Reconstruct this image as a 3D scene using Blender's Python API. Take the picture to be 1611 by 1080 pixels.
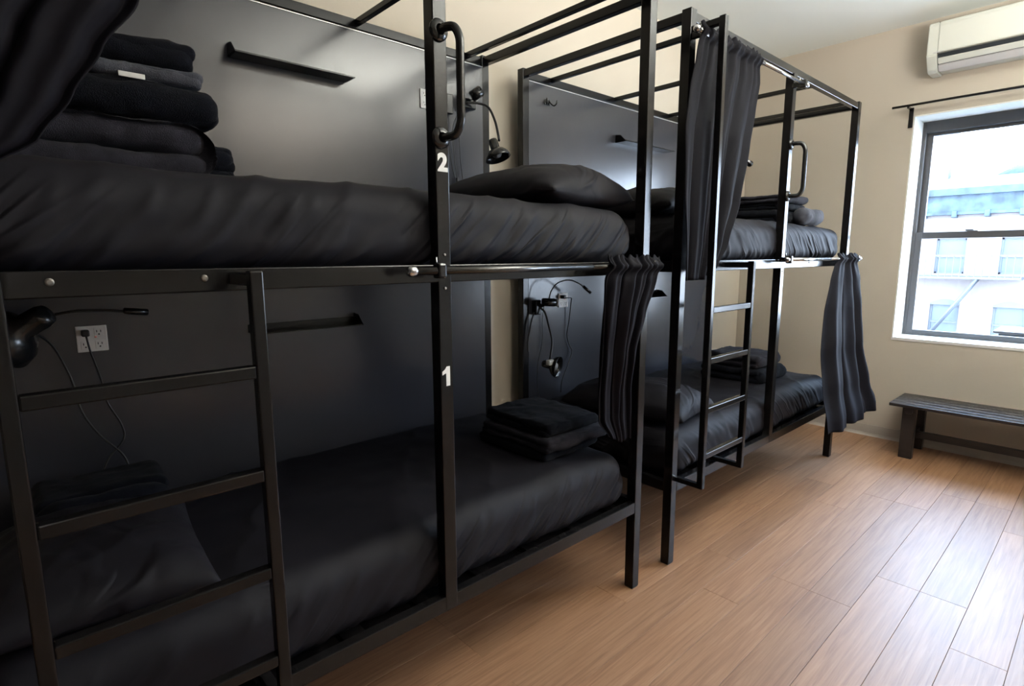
import bpy, bmesh, math, random
from mathutils import Vector, Matrix, noise
random.seed(7)
for o in list(bpy.data.objects): bpy.data.objects.remove(o, do_unlink=True)
S = bpy.context.scene
COL = S.collection
PI = math.pi

# ------------------------------------------------------------------ camera
CAM = Vector((-2.0347, -1.2175, 1.3469))
yaw, pit, rol = [math.radians(a) for a in (47.6068, -8.8471, -0.2221)]
fw = Vector((math.cos(yaw)*math.cos(pit), math.sin(yaw)*math.cos(pit), math.sin(pit)))
rt = Vector((math.sin(yaw), -math.cos(yaw), 0)); up = rt.cross(fw)
rt, up = rt*math.cos(rol)+up*math.sin(rol), up*math.cos(rol)-rt*math.sin(rol)
cd = bpy.data.cameras.new('camera'); cam = bpy.data.objects.new('camera', cd); COL.objects.link(cam)
cd.sensor_width = 36.0; cd.lens = 877.915/1611*36.0; cd.clip_start = 0.02; cd.clip_end = 300
cam.matrix_world = Matrix.Translation(CAM) @ Matrix((rt, up, -fw)).transposed().to_4x4()
S.camera = cam

# ------------------------------------------------------------------ sky, lights, exposure
w = bpy.data.worlds.new('sky'); S.world = w; w.use_nodes = True
nt = w.node_tree; nt.nodes.clear()
wo = nt.nodes.new('ShaderNodeOutputWorld'); bg = nt.nodes.new('ShaderNodeBackground')
tc = nt.nodes.new('ShaderNodeTexCoord'); sp = nt.nodes.new('ShaderNodeSeparateXYZ'); cr = nt.nodes.new('ShaderNodeValToRGB')
nt.links.new(tc.outputs['Generated'], sp.inputs[0]); nt.links.new(sp.outputs['Z'], cr.inputs[0])
cr.color_ramp.elements[0].position = 0.0; cr.color_ramp.elements[0].color = (0.74, 0.86, 1, 1)
cr.color_ramp.elements[1].position = 0.7; cr.color_ramp.elements[1].color = (0.48, 0.70, 1, 1)
nt.links.new(cr.outputs[0], bg.inputs[0]); bg.inputs[1].default_value = 30.0
nt.links.new(bg.outputs[0], wo.inputs[0])

def area(name, loc, target, sx, sy, power, color=(1, 1, 1), spread=180):
    l = bpy.data.lights.new(name, 'AREA'); l.shape = 'RECTANGLE'; l.size = sx; l.size_y = sy
    l.energy = power; l.color = color; l.spread = math.radians(spread)
    o = bpy.data.objects.new(name, l); COL.objects.link(o); o.location = loc
    o.rotation_euler = (Vector(target)-Vector(loc)).to_track_quat('-Z', 'Y').to_euler()
    return o
portal = area('window_daylight_portal', (3.0, -0.62, 1.5), (0, -0.62, 1.5), 1.1, 1.6, 1)
portal.data.cycles.is_portal = True
portal = area('window_daylight_portal', (3.0, -1.93, 1.5), (0, -1.93, 1.5), 1.1, 1.6, 1)
portal.data.cycles.is_portal = True
area('added_uplight', (0.6, -1.6, 2.20), (0.6, -1.6, 3.0), 1.3, 0.8, 215, (1, 0.95, 0.87))  # added out-of-view uplight that brightens the ceiling and upper walls
area('added_opposite_fill', (-0.1, -2.75, 2.72), (0.0, 0.8, 1.0), 1.6, 0.6, 13, (1, 0.90, 0.76))  # added fill without a fixture, brightens the wall between the beds
fl = bpy.data.lights.new('camera_flash', 'POINT'); fl.energy = 1.7; fl.shadow_soft_size = 0.03; fl.color = (1, 0.93, 0.88)
flo = bpy.data.objects.new('camera_flash', fl); COL.objects.link(flo); flo.location = (-2.10, -1.25, 1.42)

S.view_settings.view_transform = 'Standard'; S.view_settings.look = 'None'
S.view_settings.gamma = 1.0; S.view_settings.use_curve_mapping = False
S.view_settings.exposure = 0.0

# ------------------------------------------------------------------ materials
def M(name, col, rough=0.5, metal=0.0, spec=0.5, bump=None, var=None, sheen=0.0, coat=0.0, stretch=None, wave=None):
    m = bpy.data.materials.new(name); m.use_nodes = True; n = m.node_tree; b = n.nodes['Principled BSDF']
    b.inputs['Base Color'].default_value = (*col, 1); b.inputs['Roughness'].default_value = rough
    b.inputs['Metallic'].default_value = metal; b.inputs['Specular IOR Level'].default_value = spec
    b.inputs['Sheen Weight'].default_value = sheen; b.inputs['Sheen Roughness'].default_value = 0.4
    b.inputs['Coat Weight'].default_value = coat
    t = n.nodes.new('ShaderNodeTexCoord'); mp = n.nodes.new('ShaderNodeMapping'); n.links.new(t.outputs['Object'], mp.inputs[0])
    if stretch: mp.inputs['Scale'].default_value = stretch
    if var:
        sc, amt = var
        k = n.nodes.new('ShaderNodeTexNoise'); k.inputs['Scale'].default_value = sc; k.inputs['Detail'].default_value = 4
        n.links.new(mp.outputs[0], k.inputs[0])
        r = n.nodes.new('ShaderNodeValToRGB'); n.links.new(k.outputs[0], r.inputs[0])
        r.color_ramp.elements[0].position = 0.3; r.color_ramp.elements[1].position = 0.7
        r.color_ramp.elements[0].color = (*[c*(1-amt) for c in col], 1); r.color_ramp.elements[1].color = (*[min(1, c*(1+amt)) for c in col], 1)
        n.links.new(r.outputs[0], b.inputs['Base Color'])
    if bump:
        sc, st, dist = bump
        k = n.nodes.new('ShaderNodeTexNoise'); k.inputs['Scale'].default_value = sc; k.inputs['Detail'].default_value = 3
        n.links.new(mp.outputs[0], k.inputs[0])
        u = n.nodes.new('ShaderNodeBump'); u.inputs['Strength'].default_value = st; u.inputs['Distance'].default_value = dist
        n.links.new(k.outputs[0], u.inputs['Height']); n.links.new(u.outputs[0], b.inputs['Normal'])
    return m
metal = M('black_powder_coat', (0.006, 0.0055, 0.0058), 0.2, spec=0.3, bump=(700, 0.08, 0.0005))
gloss = M('black_gloss_paint', (0.01, 0.01, 0.01), 0.18)
chrome = M('chrome', (0.6, 0.6, 0.6), 0.18, 1.0)
rodm = M('dark_rod_steel', (0.10, 0.10, 0.10), 0.25, 0.9)
panel = M('charcoal_laminate', (0.037, 0.038, 0.046), 0.22, spec=0.62, var=(3, 0.08), bump=(160, 0.05, 0.0005))
edge = M('panel_edge_lit', (0.75, 0.74, 0.72), 0.35, 0.6)  # pale colour stands in for light caught on the panel edge
sheet = M('black_cotton_sheet', (0.0062, 0.0054, 0.0084), 0.68, spec=0.20, sheen=0.0, bump=(900, 0.2, 0.0006), var=(6, 0.15))
def add_folds(m, rot, sc, dist, seed, top=0.25, hi=0.19):
    n = m.node_tree; b = n.nodes['Principled BSDF']; t = n.nodes.new('ShaderNodeTexCoord')
    vr = n.nodes.new('ShaderNodeVectorRotate'); vr.rotation_type = 'Y_AXIS'; vr.inputs['Angle'].default_value = rot; n.links.new(t.outputs['Object'], vr.inputs['Vector'])
    mp = n.nodes.new('ShaderNodeMapping'); mp.inputs['Scale'].default_value = sc; mp.inputs['Location'].default_value = (seed, seed, seed); n.links.new(vr.outputs[0], mp.inputs[0])
    k = n.nodes.new('ShaderNodeTexNoise'); k.inputs['Scale'].default_value = 1.0; k.inputs['Detail'].default_value = 1.5; k.inputs['Distortion'].default_value = 0.5; n.links.new(mp.outputs[0], k.inputs[0])
    s1 = n.nodes.new('ShaderNodeMath'); s1.operation = 'SUBTRACT'; s1.inputs[1].default_value = 0.5; n.links.new(k.outputs[0], s1.inputs[0])
    s2 = n.nodes.new('ShaderNodeMath'); s2.operation = 'ABSOLUTE'; n.links.new(s1.outputs[0], s2.inputs[0])
    mr = n.nodes.new('ShaderNodeMapRange'); mr.inputs['From Max'].default_value = 0.10; mr.inputs['To Min'].default_value = 1; mr.inputs['To Max'].default_value = 0; mr.interpolation_type = 'SMOOTHSTEP'; n.links.new(s2.outputs[0], mr.inputs[0])
    k2 = n.nodes.new('ShaderNodeTexNoise'); k2.inputs['Scale'].default_value = 2.6; n.links.new(t.outputs['Object'], k2.inputs[0])
    m2 = n.nodes.new('ShaderNodeMapRange'); m2.inputs['From Min'].default_value = 0.42; m2.inputs['From Max'].default_value = 0.62; n.links.new(k2.outputs[0], m2.inputs[0])
    mu = n.nodes.new('ShaderNodeMath'); mu.operation = 'MULTIPLY'; n.links.new(mr.outputs[0], mu.inputs[0]); n.links.new(m2.outputs[0], mu.inputs[1])
    ge = n.nodes.new('ShaderNodeNewGeometry'); sx = n.nodes.new('ShaderNodeSeparateXYZ'); n.links.new(ge.outputs['True Normal'], sx.inputs[0])
    m3 = n.nodes.new('ShaderNodeMapRange'); m3.inputs['From Min'].default_value = 0.25; m3.inputs['From Max'].default_value = 0.85; m3.inputs['To Min'].default_value = 1; m3.inputs['To Max'].default_value = top; n.links.new(sx.outputs['Z'], m3.inputs[0])
    so = n.nodes.new('ShaderNodeSeparateXYZ'); n.links.new(t.outputs['Object'], so.inputs[0])
    m4 = n.nodes.new('ShaderNodeMapRange'); m4.inputs['From Min'].default_value = 0.05; m4.inputs['From Max'].default_value = hi; m4.inputs['To Min'].default_value = 1; m4.inputs['To Max'].default_value = 0.12; n.links.new(so.outputs['Z'], m4.inputs[0])
    q1 = n.nodes.new('ShaderNodeMath'); q1.operation = 'MULTIPLY'; n.links.new(m3.outputs[0], q1.inputs[0]); n.links.new(m4.outputs[0], q1.inputs[1])
    q2 = n.nodes.new('ShaderNodeMath'); q2.operation = 'MULTIPLY'; n.links.new(mu.outputs[0], q2.inputs[0]); n.links.new(q1.outputs[0], q2.inputs[1])
    bp = n.nodes.new('ShaderNodeBump'); bp.inputs['Distance'].default_value = dist; n.links.new(q2.outputs[0], bp.inputs['Height'])
    old = b.inputs['Normal'].links[0].from_node; n.links.new(bp.outputs[0], old.inputs['Normal'])
pillowm = sheet.copy(); pillowm.name = 'black_pillowcase'
add_folds(pillowm, 0.5, (5, 3.0, 8), 0.006, 5.0, 1.0, 9.0)
add_folds(sheet, 0.75, (1.6, 3.0, 15), 0.012, 2.0)
sheet2 = sheet.copy(); sheet2.name = 'black_cotton_sheet_far'
for nd in sheet2.node_tree.nodes:
    if nd.type == 'VECTOR_ROTATE': nd.inputs['Angle'].default_value = 2.35
towelm = M('black_terry', (0.0025, 0.003, 0.006), 0.95, spec=0.15, sheen=0.03, bump=(420, 0.7, 0.003), var=(30, 0.4))
towelg = M('charcoal_terry', (0.020, 0.019, 0.026), 0.95, spec=0.15, sheen=0.04, bump=(420, 0.7, 0.003), var=(30, 0.3))
towels_ = M('slate_terry', (0.05, 0.052, 0.065), 0.95, spec=0.2, sheen=0.1, bump=(420, 0.7, 0.003), var=(20, 0.4))
curt = M('black_velvet_curtain', (0.0065, 0.006, 0.009), 0.7, spec=0.08, sheen=0.0, bump=(500, 0.15, 0.0006))
white = M('white_plastic', (0.72, 0.71, 0.68), 0.35)
sticker = M('white_vinyl', (0.85, 0.85, 0.83), 0.5)
rubber = M('black_rubber', (0.008, 0.008, 0.008), 0.45)
dplast = M('black_plastic', (0.012, 0.012, 0.012), 0.22)
gplast = M('grey_plastic', (0.30, 0.29, 0.28), 0.35)
screwm = M('dull_screw_steel', (0.16, 0.15, 0.14), 0.4, 0.7)
pink = M('pilot_light', (0.8, 0.35, 0.32), 0.4)
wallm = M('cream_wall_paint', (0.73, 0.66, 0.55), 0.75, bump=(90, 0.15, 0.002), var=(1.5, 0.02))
wallt = M('shaded_wall_paint', (0.485, 0.435, 0.365), 0.75, bump=(90, 0.15, 0.002), var=(1.5, 0.02))  # same wall paint as the cream, darkened for the backlit window wall
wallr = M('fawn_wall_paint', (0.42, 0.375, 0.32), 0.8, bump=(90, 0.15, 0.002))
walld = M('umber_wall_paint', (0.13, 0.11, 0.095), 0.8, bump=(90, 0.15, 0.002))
ceilm = M('white_ceiling_paint', (0.80, 0.84, 0.82), 0.85, bump=(60, 0.1, 0.002))
trimw = M('white_gloss_trim', (0.82, 0.81, 0.76), 0.45)
base_m = M('taupe_vinyl_base', (0.40, 0.36, 0.32), 0.5)
grout = M('plank_joint', (0.10, 0.06, 0.04), 0.8)
sash = M('bronze_window_frame', (0.055, 0.053, 0.055), 0.45)
acw = M('air_conditioner_white', (0.52, 0.53, 0.48), 0.4)
acd = M('air_conditioner_slot', (0.02, 0.025, 0.03), 0.5)
acg = M('air_conditioner_grey', (0.40, 0.39, 0.39), 0.5)
bench_m = M('dark_stained_bench', (0.018, 0.015, 0.015), 0.32, bump=(60, 0.2, 0.001), stretch=(1, 0.08, 1), var=(40, 0.3))
fac = M('pale_painted_brick', (0.135, 0.122, 0.122), 0.9, var=(0.8, 0.06))
facb = M('blue_grey_cornice', (0.028, 0.046, 0.066), 0.8, var=(2.2, 0.5))
facw = M('facade_window_frame', (0.062, 0.07, 0.082), 0.6)
faci = M('fire_escape_iron', (0.052, 0.058, 0.07), 0.6)
asph = M('street_asphalt', (0.12, 0.12, 0.12), 0.9)
fpane = M('facade_glass', (0.045, 0.06, 0.078), 0.5)

glass = bpy.data.materials.new('window_glass'); glass.use_nodes = True
n = glass.node_tree; n.nodes.clear()
o_ = n.nodes.new('ShaderNodeOutputMaterial'); mx = n.nodes.new('ShaderNodeMixShader'); tr = n.nodes.new('ShaderNodeBsdfTransparent'); gl = n.nodes.new('ShaderNodeBsdfGlossy')
gl.inputs['Roughness'].default_value = 0.02; mx.inputs[0].default_value = 0.06; tr.inputs[0].default_value = (0.97, 0.98, 1, 1)
n.links.new(tr.outputs[0], mx.inputs[1]); n.links.new(gl.outputs[0], mx.inputs[2]); n.links.new(mx.outputs[0], o_.inputs[0])

def wood():
    m = bpy.data.materials.new('oak_vinyl_plank'); m.use_nodes = True; n = m.node_tree; b = n.nodes['Principled BSDF']
    t = n.nodes.new('ShaderNodeTexCoord'); mp = n.nodes.new('ShaderNodeMapping'); mp.inputs['Scale'].default_value = (1.1, 26, 1)
    oi = n.nodes.new('ShaderNodeObjectInfo'); ad = n.nodes.new('ShaderNodeVectorMath'); ad.operation = 'MULTIPLY_ADD'
    n.links.new(t.outputs['Object'], ad.inputs[0]); ad.inputs[1].default_value = (1, 1, 1)
    cm = n.nodes.new('ShaderNodeCombineXYZ'); mu = n.nodes.new('ShaderNodeMath'); mu.operation = 'MULTIPLY'; mu.inputs[1].default_value = 37
    n.links.new(oi.outputs['Random'], mu.inputs[0]); n.links.new(mu.outputs[0], cm.inputs[0]); n.links.new(mu.outputs[0], cm.inputs[2])
    n.links.new(cm.outputs[0], ad.inputs[2]); n.links.new(ad.outputs[0], mp.inputs[0])
    k = n.nodes.new('ShaderNodeTexNoise'); k.inputs['Scale'].default_value = 3.0; k.inputs['Detail'].default_value = 8; k.inputs['Roughness'].default_value = 0.62; k.inputs['Distortion'].default_value = 0.6
    n.links.new(mp.outputs[0], k.inputs[0])
    r = n.nodes.new('ShaderNodeValToRGB'); e = r.color_ramp.elements
    e[0].position = 0.28; e[0].color = (0.185, 0.084, 0.040, 1); e[1].position = 0.74; e[1].color = (0.35, 0.200, 0.112, 1)
    x = r.color_ramp.elements.new(0.5); x.color = (0.275, 0.143, 0.074, 1)
    n.links.new(k.outputs[0], r.inputs[0])
    hv = n.nodes.new('ShaderNodeHueSaturation'); mr = n.nodes.new('ShaderNodeMapRange'); mr.inputs['To Min'].default_value = 0.88; mr.inputs['To Max'].default_value = 1.1
    n.links.new(oi.outputs['Random'], mr.inputs[0]); n.links.new(mr.outputs[0], hv.inputs['Value']); n.links.new(r.outputs[0], hv.inputs['Color'])
    n.links.new(hv.outputs[0], b.inputs['Base Color'])
    b.inputs['Roughness'].default_value = 0.46; b.inputs['Specular IOR Level'].default_value = 0.9
    u = n.nodes.new('ShaderNodeBump'); u.inputs['Strength'].default_value = 0.12; u.inputs['Distance'].default_value = 0.002
    n.links.new(k.outputs[0], u.inputs['Height']); n.links.new(u.outputs[0], b.inputs['Normal'])
    return m
woodm = wood()

# ------------------------------------------------------------------ helpers
def obj(name, me, mat, parent=None, loc=None):
    """me in world coordinates; shifted so that it sits under its parent"""
    o = bpy.data.objects.new(name, me); COL.objects.link(o)
    if mat and not me.materials: me.materials.append(mat)
    off = Vector(loc) if loc else Vector((0, 0, 0))
    if parent:
        o.parent = parent
        me.transform(Matrix.Translation(-wloc(parent)-off)); o.location = off
    elif loc:
        me.transform(Matrix.Translation(-off)); o.location = off
    return o
def wloc(o):
    v = Vector((0, 0, 0))
    while o: v += Vector(o.location); o = o.parent
    return v
def tag(o, label=None, cat=None, group=None, kind=None):
    if label: o['label'] = label
    if cat: o['category'] = cat
    if group: o['group'] = group
    if kind: o['kind'] = kind
    return o
def empty(name, loc, label, cat, group=None):
    o = bpy.data.objects.new(name, None); COL.objects.link(o); o.location = loc; o.empty_display_size = 0.05
    return tag(o, label, cat, group)
def fin(bm, smooth=False, name='m'):
    me = bpy.data.meshes.new(name); bm.normal_update(); bm.to_mesh(me); bm.free()
    if smooth:
        for p in me.polygons: p.use_smooth = True
    return me
def bbox(bm, a, b, bev=0.0, mat=None):
    a = Vector(a); b = Vector(b); c = (a+b)/2; s = b-a
    g = bmesh.ops.create_cube(bm, size=1, matrix=Matrix.Translation(c) @ Matrix.Diagonal((abs(s.x), abs(s.y), abs(s.z), 1)))
    vs = g['verts']
    if bev:
        es = list({e for v in vs for e in v.link_edges})
        bmesh.ops.bevel(bm, geom=es, offset=bev, segments=2, affect='EDGES', profile=0.5)
    if mat is not None:
        bmesh.ops.transform(bm, matrix=mat, verts=vs)
    return vs
def box(a, b, bev=0.002):
    bm = bmesh.new(); bbox(bm, a, b, bev); return fin(bm)
def cyl(p, q, r, r2=None, seg=20, bev=0.0):
    bm = bmesh.new(); p = Vector(p); q = Vector(q); d = q-p
    m = Matrix.Translation((p+q)/2) @ d.to_track_quat('Z', 'Y').to_matrix().to_4x4()
    bmesh.ops.create_cone(bm, cap_ends=True, segments=seg, radius1=r, radius2=r if r2 is None else r2, depth=d.length, matrix=m)
    if bev:
        es = [e for e in bm.edges if any(len(f.verts) > 4 for f in e.link_faces)]
        bmesh.ops.bevel(bm, geom=es, offset=bev, segments=2, affect='EDGES')
    me = fin(bm, True); 
    for p_ in me.polygons:
        if len(p_.vertices) > 4: p_.use_smooth = False
    return me
def catmull(P, n=8):
    P = [Vector(p) for p in P]; Q = [P[0]*2-P[1]]+P+[P[-1]*2-P[-2]]; out = []
    for i in range(1, len(Q)-2):
        for k in range(n):
            t = k/n; a, b, c, d = Q[i-1:i+3]
            out.append(0.5*((2*b)+(c-a)*t+(2*a-5*b+4*c-d)*t*t+(3*b-a-3*c+d)*t**3))
    out.append(P[-1]); return out
def tube(P, r, seg=8, n=8, smoothp=True, ends=True):
    pts = catmull(P, n) if smoothp else [Vector(p) for p in P]
    bm = bmesh.new(); rings = []; T = (pts[1]-pts[0]).normalized()
    up_ = Vector((0, 0, 1)) if abs(T.z) < 0.9 else Vector((1, 0, 0)); N = T.cross(up_).normalized()
    for i, p in enumerate(pts):
        T2 = (pts[min(i+1, len(pts)-1)]-pts[max(i-1, 0)]).normalized()
        N = (N-T2*N.dot(T2)).normalized(); B = T2.cross(N)
        rr = r(i/(len(pts)-1)) if callable(r) else r
        rings.append([bm.verts.new(p+(N*math.cos(2*PI*k/seg)+B*math.sin(2*PI*k/seg))*rr) for k in range(seg)])
    for a, b in zip(rings, rings[1:]):
        for k in range(seg): bm.faces.new((a[k], a[(k+1) % seg], b[(k+1) % seg], b[k]))
    if ends: bm.faces.new(rings[0][::-1]); bm.faces.new(rings[-1])
    return fin(bm, True)
def lathe(prof, origin, axis, seg=28):
    """prof: (radius, height) list along the axis"""
    q = Vector(axis).to_track_quat('Z', 'Y').to_matrix().to_4x4(); m = Matrix.Translation(Vector(origin)) @ q
    bm = bmesh.new(); rings = []
    for r, h in prof:
        if r < 1e-5: rings.append([bm.verts.new(m @ Vector((0, 0, h)))])
        else: rings.append([bm.verts.new(m @ Vector((r*math.cos(2*PI*k/seg), r*math.sin(2*PI*k/seg), h))) for k in range(seg)])
    for a, b in zip(rings, rings[1:]):
        for k in range(seg):
            f = [a[k % len(a)], a[(k+1) % len(a)], b[(k+1) % len(b)], b[k % len(b)]]
            f = list(dict.fromkeys(f))
            if len(f) > 2: bm.faces.new(f)
    bmesh.ops.recalc_face_normals(bm, faces=bm.faces)
    return fin(bm, True)
def prism(poly, axis, a, b):
    """poly of 2-D points extruded along an axis ('x','y','z') from a to b"""
    def P(u, v, w): return {'x': (w, u, v), 'y': (u, w, v), 'z': (u, v, w)}[axis]
    bm = bmesh.new(); A = [bm.verts.new(P(u, v, a)) for u, v in poly]; B = [bm.verts.new(P(u, v, b)) for u, v in poly]
    bm.faces.new(A); bm.faces.new(B[::-1]); k = len(poly)
    for i in range(k): bm.faces.new((A[i], B[i], B[(i+1) % k], A[(i+1) % k]))
    bmesh.ops.recalc_face_normals(bm, faces=bm.faces)
    return fin(bm)

# ------------------------------------------------------------------ room shell
X1, YL, HC = 2.6823, 1.0353, 2.875
XN, YR = -3.4, -3.1
def struct(name, me, mat): return tag(obj(name, me, mat), kind='structure')
floor = struct('floor', box((XN-0.1, YR-0.1, -0.12), (X1+0.3, YL+0.1, -0.004), 0), grout)
struct('ceiling', box((XN-0.1, YR-0.1, HC), (X1+0.3, YL+0.1, HC+0.1), 0), ceilm)
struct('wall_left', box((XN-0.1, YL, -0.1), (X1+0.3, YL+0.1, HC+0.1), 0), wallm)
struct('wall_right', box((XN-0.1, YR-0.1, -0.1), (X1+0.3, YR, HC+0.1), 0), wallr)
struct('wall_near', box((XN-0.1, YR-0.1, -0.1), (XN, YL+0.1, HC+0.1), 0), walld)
# far wall with two window openings, 0.30 m thick
WY0, WY1, WZ0, WZ1 = -1.12, -0.12, 0.752, 2.28
VY0, VY1 = -2.42, -1.42
bm = bmesh.new()
for a_, b_ in ((WY1, YL+0.1), (VY1, WY0), (YR-0.1, VY0)): bbox(bm, (X1, a_, -0.1), (X1+0.3, b_, HC+0.1))
for a_, b_ in ((WY0, WY1), (VY0, VY1)):
    bbox(bm, (X1, a_, -0.1), (X1+0.3, b_, WZ0)); bbox(bm, (X1, a_, WZ1), (X1+0.3, b_, HC+0.1))
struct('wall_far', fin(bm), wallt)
# planks
PW = 0.152; y = YL-0.005; row = 0; cnt = 0; cache = {}
def plank_mesh(L):
    key = round(L, 3)
    if key not in cache:
        bm = bmesh.new(); bbox(bm, (0, 0, -0.004), (L-0.0012, PW-0.0012, 0.0), 0.0008); cache[key] = fin(bm, name='plank'); cache[key].materials.append(woodm)
    return cache[key]
while y > YR:
    x = XN-random.choice([0, 0.3, 0.61, 0.9])
    while x < X1+0.0:
        L = 1.22; x0 = max(x, XN); x1 = min(x+L, X1)
        if x1-x0 > 0.02:
            o = bpy.data.objects.new('plank', plank_mesh(x1-x0)); COL.objects.link(o); o.parent = floor
            o.location = (x0, max(y-PW, YR-0.05), 0); cnt += 1
        x += L
    y -= PW
# baseboards
def baseboard(name, a, b, nrm):
    a = Vector(a); b = Vector(b); nrm = Vector(nrm); bm = bmesh.new()
    prof = [(0, 0), (0.016, 0), (0.008, 0.010), (0.004, 0.022), (0.004, 0.082), (0, 0.086)]
    R = [[bm.verts.new(p+nrm*d+Vector((0, 0, z))) for d, z in prof] for p in (a, b)]
    for i in range(len(prof)): bm.faces.new((R[0][i], R[0][(i+1) % 6], R[1][(i+1) % 6], R[1][i]))
    bm.faces.new(R[0]); bm.faces.new(R[1][::-1]); bmesh.ops.recalc_face_normals(bm, faces=bm.faces)
    struct(name, fin(bm), base_m)
baseboard('baseboard_far', (X1, YL, 0), (X1, YR, 0), (-1, 0, 0))
baseboard('baseboard_left', (XN, YL, 0), (X1-0.02, YL, 0), (0, -1, 0))
# white reveals and double hung windows
t_ = 0.008; MZ = 1.485
def frame(bm, x0, x1, y0, y1, z0, z1, wl, wt, wb):
    bbox(bm, (x0, y0, z0), (x1, y0+wl, z1), 0.002); bbox(bm, (x0, y1-wl, z0), (x1, y1, z1), 0.002)
    bbox(bm, (x0, y0+wl, z1-wt), (x1, y1-wl, z1), 0.002); bbox(bm, (x0, y0+wl, z0), (x1, y1-wl, z0+wb), 0.002)
def window(k, a_, b_):
    bm = bmesh.new()
    bbox(bm, (X1-0.002, b_-t_, WZ0), (X1+0.25, b_+0.001, WZ1)); bbox(bm, (X1-0.002, a_-0.001, WZ0), (X1+0.25, a_+t_, WZ1))
    bbox(bm, (X1-0.002, a_, WZ1-t_), (X1+0.25, b_, WZ1+0.001)); bbox(bm, (X1-0.004, a_-0.001, WZ0-0.012), (X1+0.25, b_+0.001, WZ0+t_))
    struct('trim_%d' % k, fin(bm), trimw)
    fy0, fy1, fz0, fz1 = a_+t_, b_-t_, WZ0+t_, WZ1-t_
    bm = bmesh.new(); frame(bm, X1+0.235, X1+0.30, fy0, fy1, fz0, fz1, 0.022, 0.075, 0.014)
    win = struct('window_%d' % k, fin(bm), sash)
    def sashf(name, xc, z0, z1, wt, wb):
        bm = bmesh.new(); frame(bm, xc-0.014, xc+0.014, fy0+0.018, fy1-0.018, z0, z1, 0.042, wt, wb)
        s_ = obj(name, fin(bm), sash, win)
        obj('pane', box((xc-0.002, fy0+0.055, z0+wb-0.005), (xc+0.002, fy1-0.055, z1-wt+0.005), 0), glass, s_)
        return s_
    ls = sashf('lower_sash', X1+0.252, fz0+0.01, MZ+0.02, 0.045, 0.03)
    sashf('upper_sash', X1+0.284, MZ-0.022, fz1-0.06, 0.035, 0.04)
    ly = (a_+b_)/2+0.15; bm = bmesh.new(); bbox(bm, (X1+0.238, ly-0.03, MZ+0.018), (X1+0.266, ly+0.03, MZ+0.026), 0.002)
    bbox(bm, (X1+0.245, ly-0.006, MZ+0.022), (X1+0.26, ly+0.04, MZ+0.034), 0.003)
    obj('sash_lock', fin(bm), sash, ls)
window(1, WY0, WY1); window(2, VY0, VY1)

# ------------------------------------------------------------------ bunk beds
W, H, D, L = 0.041, 2.275, 0.963, 2.0
R1, R2, RH = 0.3777, 1.3257, 0.046
def text_mesh(s, size, loc, bold):
    c = bpy.data.curves.new('t', 'FONT'); c.body = s; c.size = size; c.extrude = 0.0004; c.offset = bold
    c.align_x = 'CENTER'; c.align_y = 'CENTER'
    o = bpy.data.objects.new('t', c); COL.objects.link(o)
    bpy.context.view_layer.update(); dg = bpy.context.evaluated_depsgraph_get()
    me = bpy.data.meshes.new_from_object(o.evaluated_get(dg)); bpy.data.objects.remove(o, do_unlink=True)
    me.transform(Matrix.Translation(Vector(loc)) @ Matrix.Rotation(PI/2, 4, 'X')); return me
def shelf(bed, x0, x1, z, tab='left'):
    d = 0.078; yb = 0.9205; bm = bmesh.new()
    bbox(bm, (x0, yb-d, z), (x1, yb, z+0.004), 0.0005); bbox(bm, (x0, yb-0.004, z), (x1, yb, z+0.03), 0.0005)
    s_ = obj('shelf', fin(bm), metal, bed)
    xt = x0 if tab == 'left' else x1-0.004
    obj('end_tab', prism([(yb-d, z), (yb, z), (yb, z+0.045), (yb-d*0.45, z+0.04)], 'x', xt, xt+0.004), metal, s_)
    return s_
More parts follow.
